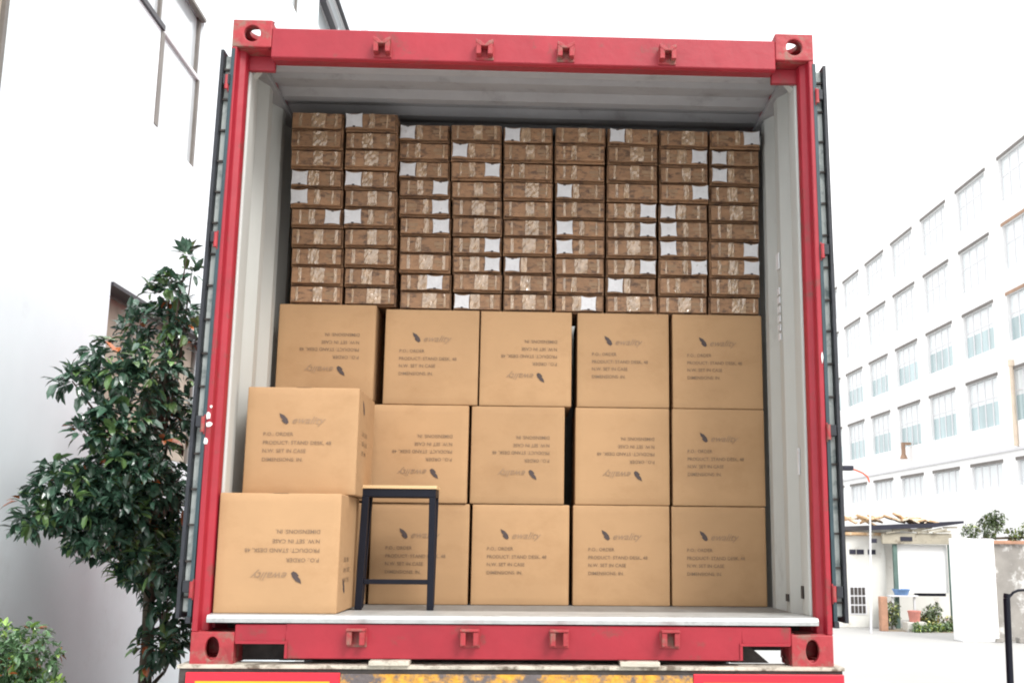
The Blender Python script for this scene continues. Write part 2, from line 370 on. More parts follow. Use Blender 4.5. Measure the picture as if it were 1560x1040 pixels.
# doors folded back against the sides
def door(sx):
    lean = (.010 if sx < 0 else .006)
    X = 1.226; T = .050; z0, z1 = ZC+(.170), ZC+2.438
    d = thing('x', (0, 0, 0), None, None); 
    bpy.data.objects.remove(d)
    mb = MB()
    mb.box(*sorted((sx*(X+.014), sx*(X+T-.008))), .030, 1.18, z0+.01, z1-.01)
    leaf = mb.build('door_leaf', 'door_edge', cont, .003, 1)
    def ch(name, m, *bs, bevel=0):
        q = MB()
        for b in bs: q.box(*sorted((sx*b[0], sx*b[1])), *b[2:])
        return q.build(name, m, leaf, bevel, 1)
    ch('door_gasket', 'rubber', (X+T-.007, X+T+.006, -.004, 1.20, z0-.012, z1+.004))
    ch('door_gasket', 'door_gray', (X-.001, X+.013, -.002, 1.20, z0-.006, z1+.012))
    ch('gasket_tail', 'rubber', (X-.001, X+.017, -.008, .06, z0-.030, z0-.007))
    z = z0+.06; k = 0
    while z < z1-.05:                      # retaining strips along the gasket
        ch('gasket_clip', 'steel_dark', (X+.014, X+T-.008, .018, .0295, z, z+.008))
        z += .128+.01*random.random(); k += 1
    for rx_ in (.28, .86):
        q = MB(); xx = sx*(X+.020)
        q.tube((sx*(X-.001+.0), rx_, z0+.02), (sx*(X-.001), rx_, z1-.02), .0, .0) if False else None
        q.tube((sx*(X+T+.030), rx_, z0-.03), (sx*(X+T+.030), rx_, z1+.03), .016)
        q.build('locking_bar', 'galv', leaf)
    for hz in (ZC+.275, ZC+.90, ZC+1.64, ZC+2.31):
        q = MB()
        q.box(*sorted((sx*1.2195, sx*1.2245)), -.004, .05, hz-.038, hz+.038)
        q.tube((sx*1.2275, -.008, hz-.03), (sx*1.2275, -.008, hz+.03), .008)
        q.build('hinge', 'red_worn', cont)
        ch('hinge_blade', 'rubber', (1.236, 1.262, -.014, .0175, hz-.022, hz+.022), bevel=.002)
    leaf.rotation_euler = (0, sx*-lean*.9 if sx > 0 else lean*.9, 0)
    leaf.location.x += (.0)
    return leaf
door(-1); door(1)

# ---------------------------------------------------------------- trailer under the container
tr = thing('container_trailer', (0, 0, 0), 'container trailer with rusty yellow rear beam between two red reflector boards', 'trailer')
mb = MB(); mb.box(-1.252, 1.250, -.035, .10, ZC-.009, ZC+.004)
mb.build('bolster_top', 'beam', tr, .002)
part('gap_blocker', 'steel_dark', tr, (-.799, .839, .20, .26, ZC-.009, ZC+.029))  # added plate that keeps the gap under the sill dark
part('pocket_blocker', 'steel_dark', tr, (-1.075, -.80, .14, .48, ZC+.0045, ZC+.13), bevel=.006)  # added block hiding the bright ground behind the left pocket
mb = MB(); mb.prism([(.84, ZC+.006), (.84, ZC+.095), (.925, ZC+.060), (.99, ZC+.006)], lambda u, v, t: (u, .10+.05*t, v)); mb.build('pocket_dark_wedge', 'steel_dark', tr)  # added dark wedge covering part of the bright ground in the right pocket
part('bolster', 'steel_dark', tr, (-1.245, 1.243, -.026, .10, ZC-.30, ZC-.0095))
for s in (-1, 1): part('locating_plate', 'beam', tr, (s*.470-.075, s*.470+.075, -.050, .06, ZC+.0045, ZC+.0225), bevel=.003)
for x0, x1 in ((-1.215, -.650), (.672, 1.244)):
    rb = part('reflector_board', 'red_sheet', tr, (x0, x1, -.045, -.031, ZC-.240, ZC-.0215), bevel=.002)
    part('yellow_panel', 'yellow', rb, (x0+.036, x1-.036, -.0475, -.0455, ZC-.200, ZC-.052))
part('rear_plate', 'rust_yellow', tr, (-.648, .670, -.040, -.031, ZC-.28, ZC-.026))
for s in (-1, 1): part('chassis_rail', 'steel_dark', tr, (s*.47-.07, s*.47+.07, .11, 12.0, ZC-.32, ZC-.03), bevel=.005)
for y in (1.5, 3, 4.5, 6.2): part('cross_beam', 'steel_dark', tr, (-1.2, 1.2, y, y+.1, ZC-.14, ZC-.02))
part('front_bolster', 'steel_dark', tr, (-1.22, 1.22, 5.9, 6.1, ZC-.02, ZC-.001))
for y in (1.5, 2.85, 4.2):
    mb = MB(); mb.tube((-1.15, y, .5), (1.15, y, .5), .07); mb.build('axle', 'steel_dark', tr)
    for s in (-1, 1):
        part('axle_bracket', 'steel_dark', tr, (*sorted((s*.54, s*.40)), y-.12, y+.12, .5, ZC-.321))
        mb = MB(); prof = [(.27, -.10), (.40, -.13), (.48, -.125), (.50, -.08), (.50, .08), (.48, .125), (.40, .13), (.27, .10)]
        for xo in (-.15, .15):
            n = 28; vs = []
            for i in range(n):
                a = 2*PI*i/n; vs += [(s*(1.02)+xo*.9+t, y+r*math.cos(a), .5+r*math.sin(a)) for r, t in prof]
            k = len(prof); fs = [(i*k+j, i*k+(j+1) % k, ((i+1) % n)*k+(j+1) % k, ((i+1) % n)*k+j) for i in range(n) for j in range(k)]
            mb.add(vs, fs, 0, True)
        w = mb.build('tyre', 'rubber', tr)
        mb = MB(); mb.tube((s*1.02-.2, y, .5), (s*1.02+.2, y, .5), .275, None, 24); mb.build('rim', 'beam', w)
for s in (-1, 1): part('landing_leg', 'steel_dark', tr, (*sorted((s*.55, s*.43)), 9.0, 9.12, 0, ZC-.32))

# ---------------------------------------------------------------- printing on the cartons
def text_mesh(lines):
    """lines: (text, x, z, size, shear, align) -> list of verts/faces in the XZ plane"""
    vs, fs = [], []
    for t, x, z, size, shear, sxx in lines:
        cu = bpy.data.curves.new('t', 'FONT'); cu.body = t; cu.size = size; cu.shear = shear; cu.offset = size*.005
        cu.resolution_u = 2
        o = bpy.data.objects.new('t', cu); COL.objects.link(o)
        me = bpy.data.meshes.new_from_object(o.evaluated_get(bpy.context.evaluated_depsgraph_get()))
        k = len(vs); vs += [(x+v.co.x*sxx, 0, z+v.co.y) for v in me.vertices]
        fs += [[i+k for i in p.vertices] for p in me.polygons]
        bpy.data.objects.remove(o); bpy.data.curves.remove(cu); bpy.data.meshes.remove(me)
    return vs, fs
BW, BH, BD = .443, .452, .48
TX = text_mesh([('P.O.: ORDER', .070, .245, .0215, 0, 1.0), ('PRODUCT: STAND DESK, 48', .070, .209, .0215, 0, 1.0),
                ('N.W. SET IN CASE', .070, .1745, .0215, 0, 1.0), ('DIMENSIONS: IN.', .070, .138, .0215, 0, 1.0)])
WD = text_mesh([('ewality', .178, .298, .043, .45, 1.05)])
LEAF = [(.150+(a-.150)*.85, .316+(b-.316)*.85) for a, b in [(.127, .345), (.150, .334), (.166, .316), (.172, .298), (.163, .290), (.150, .296), (.138, .310), (.144, .312), (.132, .326)]]
def bulge(x, z, w, h, y0=0):
    u, v = max(-1, min(1, x/(w/2))), max(-1, min(1, (z-h/2)/(h/2)))
    e = (1-u*u)*(1-v*v)
    return -e*(.0050+.0022*math.sin(3.1*u+1.3)*math.cos(2.3*v+.4))
def add_print(parent, flip, w=BW, h=BH):
    def place(vs, y):
        out = []
        for x, _, z in vs:
            u, v = x/BW*w, z/BH*h
            if flip: u, v = w-u, h-v
            out.append((u-w/2, y-.0015+bulge(u-w/2, v, w, h), v))
        return out
    def mk(vs, fs, name, m, y, par):
        mb = MB(); mb.add(place(vs, y), fs); return mb.build(name, m, par)
    p = mk(TX[0], TX[1], 'printed_text', 'ink', -.0009, parent)
    mk(WD[0], WD[1], 'printed_wordmark', 'ink_faint', -.0009, parent)
    mk([(a, 0, b) for a, b in LEAF], [tuple(range(len(LEAF)))], 'printed_leaf_emblem', 'ink_dark', -.0010, parent)
def carton_body(parent, w, h, d):
    mb = MB(); mb.box(-w/2, w/2, 0, d, 0, h)
    o = mb.build('carton_box', 'card', parent)
    bm = bmesh.new(); bm.from_mesh(o.data)
    bmesh.ops.bevel(bm, geom=bm.edges[:], offset=.005, segments=2, profile=.5, affect='EDGES')
    big = [f for f in bm.faces if f.calc_area() > .05]
    ed = list({e for f in big for e in f.edges})
    ff = min(big, key=lambda f: f.calc_center_median().y)
    bmesh.ops.subdivide_edges(bm, edges=list(ff.edges), cuts=13, use_grid_fill=True)
    for v in bm.verts:
        if v.co.y < .0005: v.co.y += bulge(v.co.x, v.co.z, w-.010, h-.0)
    for f in bm.faces:
        if f.calc_center_median().y < .001 and f.normal.y < -.9: f.smooth = True
    bm.to_mesh(o.data); bm.free()
    # tape over the top seam and down both ends
    t = MB(); t.box(-.03, .03, .0, d, h+.0002, h+.0008)
    t.build('packing_tape', 'card_side', parent)
    return o
def make_carton(flip, w=BW, h=BH, d=BD, side=False):
    e = bpy.data.objects.new('carton', None); COL.objects.link(e)
    carton_body(e, w, h, d); add_print(e, flip, w, h)
    if side:
        sh = text_mesh([('G.W.: CASE', .05, .06, .026, 0, .9), ('N.W.: CASE', .05, .02, .026, 0, .9), ('SIZE: CM', .05, -.02, .026, 0, .9)])
        mb = MB()
        mb.add([(w/2+.0009, .06+x*1.2, .19-z if flip else .19+z) for x, _, z in sh[0]], sh[1])
        q = mb.build('side_printing', 'ink', e)
        mb = MB(); mb.add([(w/2+.0009, .09+(a-.12)*1.6, (.09 if flip else .36)+(b-.31)*1.3) for a, b in LEAF], [tuple(range(len(LEAF)))])
        mb.build('side_emblem', 'ink_dark', e)
    return e
up_proto = make_carton(False); fl_proto = make_carton(True)
used = {}
def place_carton(flip, x0, x1, y, z, label, first):
    o = first if not used.get(flip) else copy_tree(first); used[flip] = True
    o.location = ((x0+x1)/2, y, z); o.rotation_euler.z = RAD(random.uniform(-.35, .35))
    s = (x1-x0)/BW; o.scale = (s, 1, 1)
    tag(o, label, 'carton', 'large cartons in the container')
Z1, Z2, Z3 = 1.3265, 1.7805, 2.2345
YB = .82
cart = [
 (0, -1.146, -.690, .83, Z1, 'large carton on the floor by the left wall, hidden behind the nearest carton'),
 (0, -1.146, -.705, .83, Z2+.008, 'large carton second up by the left wall, hidden behind the stacked front cartons'),
 (0, -.676, -.227, YB, Z1, 'large printed carton on the floor directly behind the black frame stool'),
 (0, -.214, .233, YB+.004, Z1, 'large upright-printed carton on the floor, next one right of the carton behind the stool'),
 (0, .250, .697, YB, Z1, 'large upright-printed carton on the floor, second from the right wall'),
 (0, .707, 1.147, YB+.006, Z1, 'large upright-printed carton on the floor against the right container wall'),
 (1, -.694, -.241, YB-.01, Z2, 'middle layer carton with upside-down print just above the black stool'),
 (1, -.228, .207, YB, Z2, 'middle layer carton with upside-down print, just left of the wide black gap'),
 (1, .258, .700, YB+.005, Z2, 'middle layer carton with upside-down print, just right of the wide black gap'),
 (0, .714, 1.149, YB, Z2, 'middle layer carton with upright print against the right container wall'),
 (1, -1.146, -.690, .815, Z3+.018, 'carton with upside-down print, uppermost of the tall cartons by the left wall'),
 (0, -.645, -.203, YB-.006, Z3, 'top layer upright-printed carton right of the dark gap beside the left column'),
 (1, -.196, .237, YB, Z3, 'top layer large carton with upside-down print in the middle of its row'),
 (0, .264, .701, YB+.004, Z3, 'top layer upright-printed large carton, second from the right wall'),
 (0, .718, 1.148, YB, Z3, 'top layer upright-printed large carton touching the right container wall'),
]
for f, x0, x1, y, z, lab in cart: place_carton(f, x0, x1, y, z, lab, fl_proto if f else up_proto)
fb = make_carton(True, .470, .456, .47, True); fb.location = (-.923, .05, 1.3345)
tag(fb, 'nearest and largest-looking carton at the container edge, upside-down print, lowest at the left', 'carton', 'large cartons in the container')
fm = make_carton(False, .455, .437, .47, True); fm.location = (-.889, .215, 1.7915)
tag(fm, 'upright-printed carton stacked on the nearest carton at the left', 'carton', 'large cartons in the container')

# ---------------------------------------------------------------- small flat cartons
SW, SH, SD = .2440, .0872, .36
LABELS = {(0, 3): 'L', (0, 4): 'L', (0, 5): 'R', (1, 0): 'L', (1, 3): 'L', (1, 5): 'L',
 (2, 0): 'L', (2, 2): 'L', (2, 3): 'R', (2, 4): 'R', (2, 5): 'R', (2, 8): 'r',
 (3, 1): 'L', (3, 2): 'R', (3, 6): 'R', (3, 7): 'R', (3, 9): 'L', (4, 0): 'L', (4, 7): 'L',
 (5, 3): 'L', (5, 5): 'L', (5, 6): 'L', (5, 9): 'r', (6, 0): 'L', (6, 4): 'R', (6, 5): 'R', (6, 7): 'R', (6, 8): 'L',
 (7, 1): 'R', (7, 3): 'R', (7, 4): 'L', (7, 5): 'L', (7, 6): 'L', (7, 7): 'R', (8, 0): 'R', (8, 1): 'L', (8, 2): 'L', (8, 6): 'R', (8, 7): 'R'}
def lab_poly(cx, cz, w, h, rot=0):
    pts = []; n = 8
    for i in range(n): t = -1+2*i/n; pts.append((cx+t*w/2, cz-h/2+.004*(1-t*t)))
    for i in range(n): t = -1+2*i/n; pts.append((cx+w/2-.0025*(1-t*t), cz+t*h/2))
    for i in range(n): t = 1-2*i/n; pts.append((cx+t*w/2, cz+h/2-.007*(1-t*t)))
    for i in range(n): t = 1-2*i/n; pts.append((cx-w/2+.0025*(1-t*t), cz+t*h/2))
    ca, sa = math.cos(rot), math.sin(rot)
    return [(cx+(x-cx)*ca-(z-cz)*sa, cz+(x-cx)*sa+(z-cz)*ca) for x, z in pts]
def make_flat(kind, v):
    e = bpy.data.objects.new('flat_carton', None); COL.objects.link(e)
    mb = MB(); mb.box(-SW/2, SW/2, .030, SD, 0, SH)
    g_ = .0062
    mb.box(-SW/2+g_, SW/2-g_, 0, .0295, g_, SH-g_-.003)
    mb.build('carton_box', 'card_small', e, .0025, 2)
    r = random.Random(v*7+3)
    t = MB(); cx = r.uniform(-.03, .04); w = r.uniform(.02, .075)
    # crumpled clear tape: a short strip with uneven folds
    nx, nz = 7, 5; vs = []
    for i in range(nx+1):
        for j in range(nz+1):
            vs.append((cx-w/2+w*i/nx+r.uniform(-.002, .002), -.0014-r.uniform(0, .0052), .008+(SH-.018)*j/nz))
    t.add(vs, [(i*(nz+1)+j, (i+1)*(nz+1)+j, (i+1)*(nz+1)+j+1, i*(nz+1)+j+1) for i in range(nx) for j in range(nz)])
    for dx in (r.uniform(-.10, -.07), r.uniform(.07, .095)):
        w2 = r.uniform(.008, .018); vs = []
        for i in range(4):
            for j in range(nz+1):
                vs.append((dx-w2/2+w2*i/3, -.0012-r.uniform(0, .0045), .010+(SH-.022)*j/nz))
        if not (kind in ('L',) and dx < 0) and not (kind in ('R', 'r') and dx > 0):
            t.add(vs, [(i*(nz+1)+j, (i+1)*(nz+1)+j, (i+1)*(nz+1)+j+1, i*(nz+1)+j+1) for i in range(3) for j in range(nz)])
    t.build('clear_tape', 'tape', e)
    q = MB(); z = SH*.5
    bx = .045 if kind != 'R' else -.085
    q.box(bx, bx+.05, -.0008, -.0002, z-.004, z+.012); q.box(bx+.01, bx+.045, -.0008, -.0002, z-.018, z-.010)
    q.build('faint_printing', 'ink_faint', e)
    if kind:
        cx = {'L': -.077, 'R': .077, 'r': .045}[kind]
        l_ = MB(); l_.prism(lab_poly(cx, SH/2, .080*r.uniform(.9, 1.0), (SH-.016)*r.uniform(.94, 1.0), r.uniform(-.05, .05)), lambda u, w_, t_: (u, -.0062+.0008*t_, w_))
        lb = l_.build('address_label', 'label', e)
        k = MB(); k.box(cx-.006, cx+.006, -.0070, -.0064, SH/2-.034 if v % 2 else SH/2+.024, SH/2-.026 if v % 2 else SH/2+.031)
        k.build('label_mark', 'ink_dark', lb)
    return e
protos = {}
for kind in (None, 'L', 'R', 'r'):
    for v in range(5 if kind is None else 3):
        if kind == 'r' and v > 0: continue
        protos[(kind, v)] = [make_flat(kind, v+(0 if kind is None else 11)), False]
ORD = ['topmost', 'second from top', 'third from top', 'fourth from top', 'fifth from top', 'fifth from bottom',
       'fourth from bottom', 'third from bottom', 'second from bottom', 'bottom']
COLN = ['column against left wall', 'second column from left wall', 'third column from left wall', 'fourth column from left wall',
        'middle column', 'fourth column from right wall', 'third column from right wall', 'second column from right wall', 'column against right wall']
colx = [(-1.112, -.864), (-.858, -.611), (-.613, -.364), (-.360, -.113), (-.106, .134), (.145, .390), (.396, .648), (.654, .894), (.898, 1.150)]
colb = [(-1.102, -.858), (-.851, -.603), (-.584, -.341), (-.330, -.100), (-.092, .143), (.156, .392), (.398, .647), (.653, .889), (.896, 1.146)]
for c in range(9):
    for r in range(10):
        kind = LABELS.get((c, r)); nv = {None: 5, 'L': 3, 'R': 3, 'r': 1}[kind]
        pr = protos[(kind, random.randrange(nv))]
        o = pr[0] if not pr[1] else copy_tree(pr[0]); pr[1] = True
        t = (9-r)/9.0                     # 1 at the top
        if c < 2: ytop, zb, dz = .655, 2.7065, .0905; yb = .815
        else: ytop, zb, dz = .735, 2.6878, .0903; yb = .82
        y = yb+(ytop-yb)*t+random.uniform(-.010, .016)
        if c == 0 and r == 0: y += .012
        xa = colb[c][0]+(colx[c][0]-colb[c][0])*t; xb = colb[c][1]+(colx[c][1]-colb[c][1])*t
        xm = (xa+xb)/2; s = min(1.0, (xb-xa-.001)/SW)
        o.location = (xm+random.uniform(-.0015, .0015), y, zb+(9-r)*dz)
        o.scale = (s, 1, 1.02 if c > 1 else 1.035)
        o.rotation_euler = (RAD(random.uniform(-.6, .6)), RAD(random.uniform(-.5, .75)), RAD(random.uniform(-1.2, 1.2)))
        side = {'L': 'white label at left end', 'R': 'white label at right end', 'r': 'white label right of centre', None: 'no white label'}[kind]
        tag(o, 'flat carton, %s, %s of %s' % (side, ORD[r], COLN[c]), 'carton', 'flat cartons stacked on the large cartons')

# ---------------------------------------------------------------- stool
st = thing('stool', (-.505, .42, 1.328), 'black square-tube frame stool with a thin light wood seat beside the nearest carton', 'stool')
zf = 1.3275
part('seat', 'wood_edge', st, (-.668, -.348, .415, .600, 1.828, 1.842), bevel=.002)
part('seat_frame', 'black_metal', st, (-.664, -.352, .42, .444, 1.794, 1.8275), (-.664, -.352, .571, .595, 1.794, 1.8275), (-.664, -.640, .4445, .5705, 1.794, 1.8275), (-.376, -.352, .4445, .5705, 1.794, 1.8275), bevel=.002)
for x0, x1, y in ((-.664, -.634, .42), (-.380, -.352, .42), (-.664, -.640, .571), (-.376, -.352, .571)):
    mb = MB(); sp = (-.012 if x0 < -.5 else .004)-(.010 if y > .5 else 0)
    top = [(x0, y), (x1, y), (x1, y+.024), (x0, y+.024)]
    mb.add([(a, b, 1.7935) for a, b in top]+[(a+sp, b, zf) for a, b in top], [(0, 1, 2, 3), (4, 7, 6, 5), (0, 4, 5, 1), (1, 5, 6, 2), (2, 6, 7, 3), (3, 7, 4, 0)])
    mb.build('leg', 'black_metal', st, .002)
part('foot_rail', 'black_metal', st, (-.642, -.374, .424, .440, 1.432, 1.452), bevel=.002)

# ---------------------------------------------------------------- left building
lb = thing('white_building', (-7.5, 5, 0), 'white rendered building whose long wall runs beside the container on the left', 'building')
XW = -3.0
def wall_with_openings(y0, y1, z0, z1, ops):
    """sheet of wall on x = XW built as cells around rectangular openings (ya, yb, za, zb)"""
    ys = sorted({y0, y1, *[o[0] for o in ops], *[o[1] for o in ops]}); zs = sorted({z0, z1, *[o[2] for o in ops], *[o[3] for o in ops]})
    mb = MB()
    for a, b in zip(ys[:-1], ys[1:]):
        for c, d in zip(zs[:-1], zs[1:]):
            m_ = ((a+b)/2, (c+d)/2)
            if not any(o[0] < m_[0] < o[1] and o[2] < m_[1] < o[3] for o in ops):
                mb.add([(XW, a, c), (XW, b, c), (XW, b, d), (XW, a, d)], [(0, 1, 2, 3)])
    for a, b, c, d in ops:                 # reveals
        D = .16
        mb.add([(XW, a, c), (XW, b, c), (XW, b, d), (XW, a, d), (XW-D, a, c), (XW-D, b, c), (XW-D, b, d), (XW-D, a, d)],
               [(0, 1, 5, 4), (1, 2, 6, 5), (2, 3, 7, 6), (3, 0, 4, 7)])
    return mb
OPS = [(.1, 1.80, 4.0, 6.3), (4.19, 5.28, 4.87, 5.70), (2.2, 5.28, 5.7005, 6.30), (3.60, 6.1, 2.25, 3.43), (10.3, 13.3, 8.2, 9.82), (7.4, 9.05, 8.2, 10.2), (14.0, 15.2, 8.6, 11.9)]
OPS = [(a, b, c, d) for a, b, c, d in OPS]
w = wall_with_openings(-14, 16.2, 0, 14.5, OPS)
w.box(-12, XW-.22, -14, 16.2, .01, 14.5)
w.add([(XW, -14, 14.5), (XW, 16.2, 14.5), (XW-.22, 16.2, 14.5), (XW-.22, -14, 14.5)], [(0, 1, 2, 3)])
w.add([(XW, 16.2, 0), (XW, 16.2, 14.5), (XW-.22, 16.2, 14.5), (XW-.22, 16.2, 0)], [(0, 1, 2, 3)])
w.build('wall', 'plaster', lb)
def lwin(a, b, c, d, bars, depth=.12, pane='glass_pale', m='frame_brown', head='recess_shade', rails=True):
    x = XW-depth; t = .045
    mb = MB()
    mb.box(x-.03, x+.012, a+.001, a+t, c+.001, d-.001); mb.box(x-.03, x+.012, b-t, b-.001, c+.001, d-.001)
    if rails: mb.box(x-.03, x+.012, a+t, b-t, c+.001, c+t*.6); mb.box(x-.03, x+.012, a+t, b-t, d-t, d-.001)
    for br in bars: mb.box(x-.028, x+.010, *br)
    fr = mb.build('window', m, lb)
    mb = MB(); mb.box(x-.02, x-.014, a+.01, b-.01, c+.01, d-.01); mb.build('window_pane', pane, fr)
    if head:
        mb = MB(); mb.box(x+.0125, XW+.02, a, b, d-.03, d-.0015); mb.build('head_shade_band', head, fr)  # dark band whose colour stands in for shade under the recess head
    return fr
lwin(.1, 1.80, 4.0, 6.3, [(.15, 1.69, 4.62, 4.66)], .05, 'stone_beige', 'frame_brown', None)
# upper side window: transom, mullion, near half edged by a painted shadow bar
lwin(4.19, 5.28, 4.87, 5.70, [], .012, 'glass_pale', 'frame_brown', None, False)
f2 = lwin(2.2, 5.28, 5.7005, 6.30, [(4.215, 4.255, 5.74, 6.25)], .04, 'glass_pale', 'frame_brown', 'frame_brown', False)
part('near_jamb', 'frame_brown', f2, (XW-.030, XW+.008, 4.192, 4.275, 4.872, 5.674))
part('transom', 'sash', f2, (XW-.07, XW-.002, 4.24, 5.235, 5.69, 5.725))
part('vent_shadow_bar', 'recess_shade', f2, (XW-.033, XW+.024, 2.21, 4.22, 5.675, 5.72))
lwin(3.60, 6.1, 2.25, 3.43, [(4.4, 4.44, 2.28, 3.38), (5.2, 5.24, 2.28, 3.38)], .12, 'stone_beige', 'frame_brown', 'recess_shade')
f3 = lwin(10.3, 13.3, 8.2, 9.82, [(10.35, 11.45, 9.19, 9.27)], .05, 'glass_pale', 'sash', 'recess_shade')
part('vent_shadow_bar', 'recess_shade', f3, (XW-.033, XW+.06, 10.5, 11.5, 9.16, 9.26))
lwin(7.4, 9.05, 8.2, 10.2, [], .03, 'glass_pale', 'frame_brown', None)
lwin(14.0, 15.2, 8.6, 11.9, [], .08, 'glass_pale', 'sash', None)

# ---------------------------------------------------------------- right building
rb = thing('factory_building', (30, 60, 0), 'long white factory block with five rows of windows, at right', 'building')
XB = 22.4
HEADS = [(19.62, 2.15, 'A'), (16.33, 2.15, 'B'), (12.98, 2.20, 'C'), (9.45, 2.35, 'E'), (5.32, 1.15, 'F')]
y_first = 31.2+.5; pitch = 5.235; ncol = 14
ops = []
for zh, hh, _ in HEADS:
    for k in range(ncol):
        ya = 46.95-pitch*3+pitch*k; ops.append((ya, ya+3.62, zh-hh, zh))
ys = sorted({24, 108, *[o[0] for o in ops], *[o[1] for o in ops]}); zs = sorted({0, 21.6, *[o[2] for o in ops], *[o[3] for o in ops]})
mb = MB(); S = {(round(o[0], 3), round(o[2], 3)) for o in ops}
for a, b in zip(ys[:-1], ys[1:]):
    for c, d in zip(zs[:-1], zs[1:]):
        if (round(a, 3), round(c, 3)) not in S: mb.add([(XB, a, c), (XB, b, c), (XB, b, d), (XB, a, d)], [(0, 1, 2, 3)])
for a, b, c, d in ops:
    D = .22
    mb.add([(XB, a, c), (XB, b, c), (XB, b, d), (XB, a, d), (XB+D, a, c), (XB+D, b, c), (XB+D, b, d), (XB+D, a, d)],
           [(0, 1, 5, 4), (1, 2, 6, 5), (2, 3, 7, 6), (3, 0, 4, 7)])
mb.box(XB+.30, 40, 24, 108, .01, 21.6)
mb.add([(XB, 24, 0), (XB, 24, 21.6), (XB+.3, 24, 21.6), (XB+.3, 24, 0)], [(0, 1, 2, 3)])
mb.add([(XB, 24, 21.6), (XB, 108, 21.6), (XB+.3, 108, 21.6), (XB+.3, 24, 21.6)], [(0, 1, 2, 3)])
mb.build('wall', 'bwall', rb)
part('string_course', 'sash', rb, (XB-.10, XB-.002, 24, 108, 5.78, 5.90))
protoW = {}
for ri, (zh, hh, nm) in enumerate(HEADS):
    e = None
    for k in range(ncol):
        ya = 46.95-pitch*3+pitch*k
        if e is None:
            mb = MB(); nb = 4
            for q in range(nb+1): yy = 3.62*q/nb; mb.box(XB+.13, XB+.19, max(.001, yy-.06), min(3.619, yy+.06), .001, hh-.001)
            mb.box(XB+.135, XB+.185, .061, 3.559, hh*.60-.04, hh*.60+.04) if hh > 1.5 else None
            off = MB(); off.v = [v for v in mb.v]; off.f = mb.f; off.mi = mb.mi; off.sm = mb.sm
            for v in off.v: v.x -= 0
            fr = off.build('window', 'sash')
            fr.parent = rb; fr.location = Vector((0, ya, zh-hh))-rb.location
            def sub(name, m, *bs):
                q = MB()
                for b_ in bs: q.box(*b_)
                o = q.build(name, m); o.parent = fr; return o
            if hh > 1.5:
                sub('upper_pane', 'pane_top', (XB+.15, XB+.16, .02, 3.60, hh*.5, hh-.02))
                sub('lower_pane', 'pane_low' if nm in 'EC' else 'pane_top', (XB+.15, XB+.16, .02, 3.60, .02, hh*.5-.002))
            else: sub('upper_pane', 'pane_top', (XB+.15, XB+.16, .02, 3.60, .02, hh-.02))
            sub('lintel', 'lintel', (XB-.04, XB+.12, -.12, 3.70, hh+.002, hh+.15))
            protoW[ri] = fr; e = fr
        else:
            c = copy_tree(e, rb); c.location = Vector((0, ya, zh-hh))-rb.location
            if k < 3 and ri in (1, 2):
                for ch in kids(c):
                    if ch.name.startswith('lintel'): ch.data = ch.data.copy(); ch.data.materials[0] = M['lintel_tan']
mb = MB(); mb.tube((XB-.10, 45.1, 5.95), (XB-.10, 45.1, 9.6), .10); mb.tube((XB-.10, 45.1, 9.6), (XB-.10, 45.1, 9.9), .14)
mb.build('drain_pipe', 'pale_pipe', rb)
mb = MB(); mb.box(XB-.5, XB, 59.1, 59.3, 7.15, 7.3); mb.tube((XB-.45, 59.2, 6.6), (XB-.45, 59.2, 7.3), .12); mb.tube((XB-.45, 59.2, 6.35), (XB-.45, 59.2, 6.6), .22, .14)
wl_ = mb.build('wall_lamp', ['lintel_tan'], None)
tag(wl_, 'small tan lamp on a grey bracket fixed to the factory wall', 'lamp')

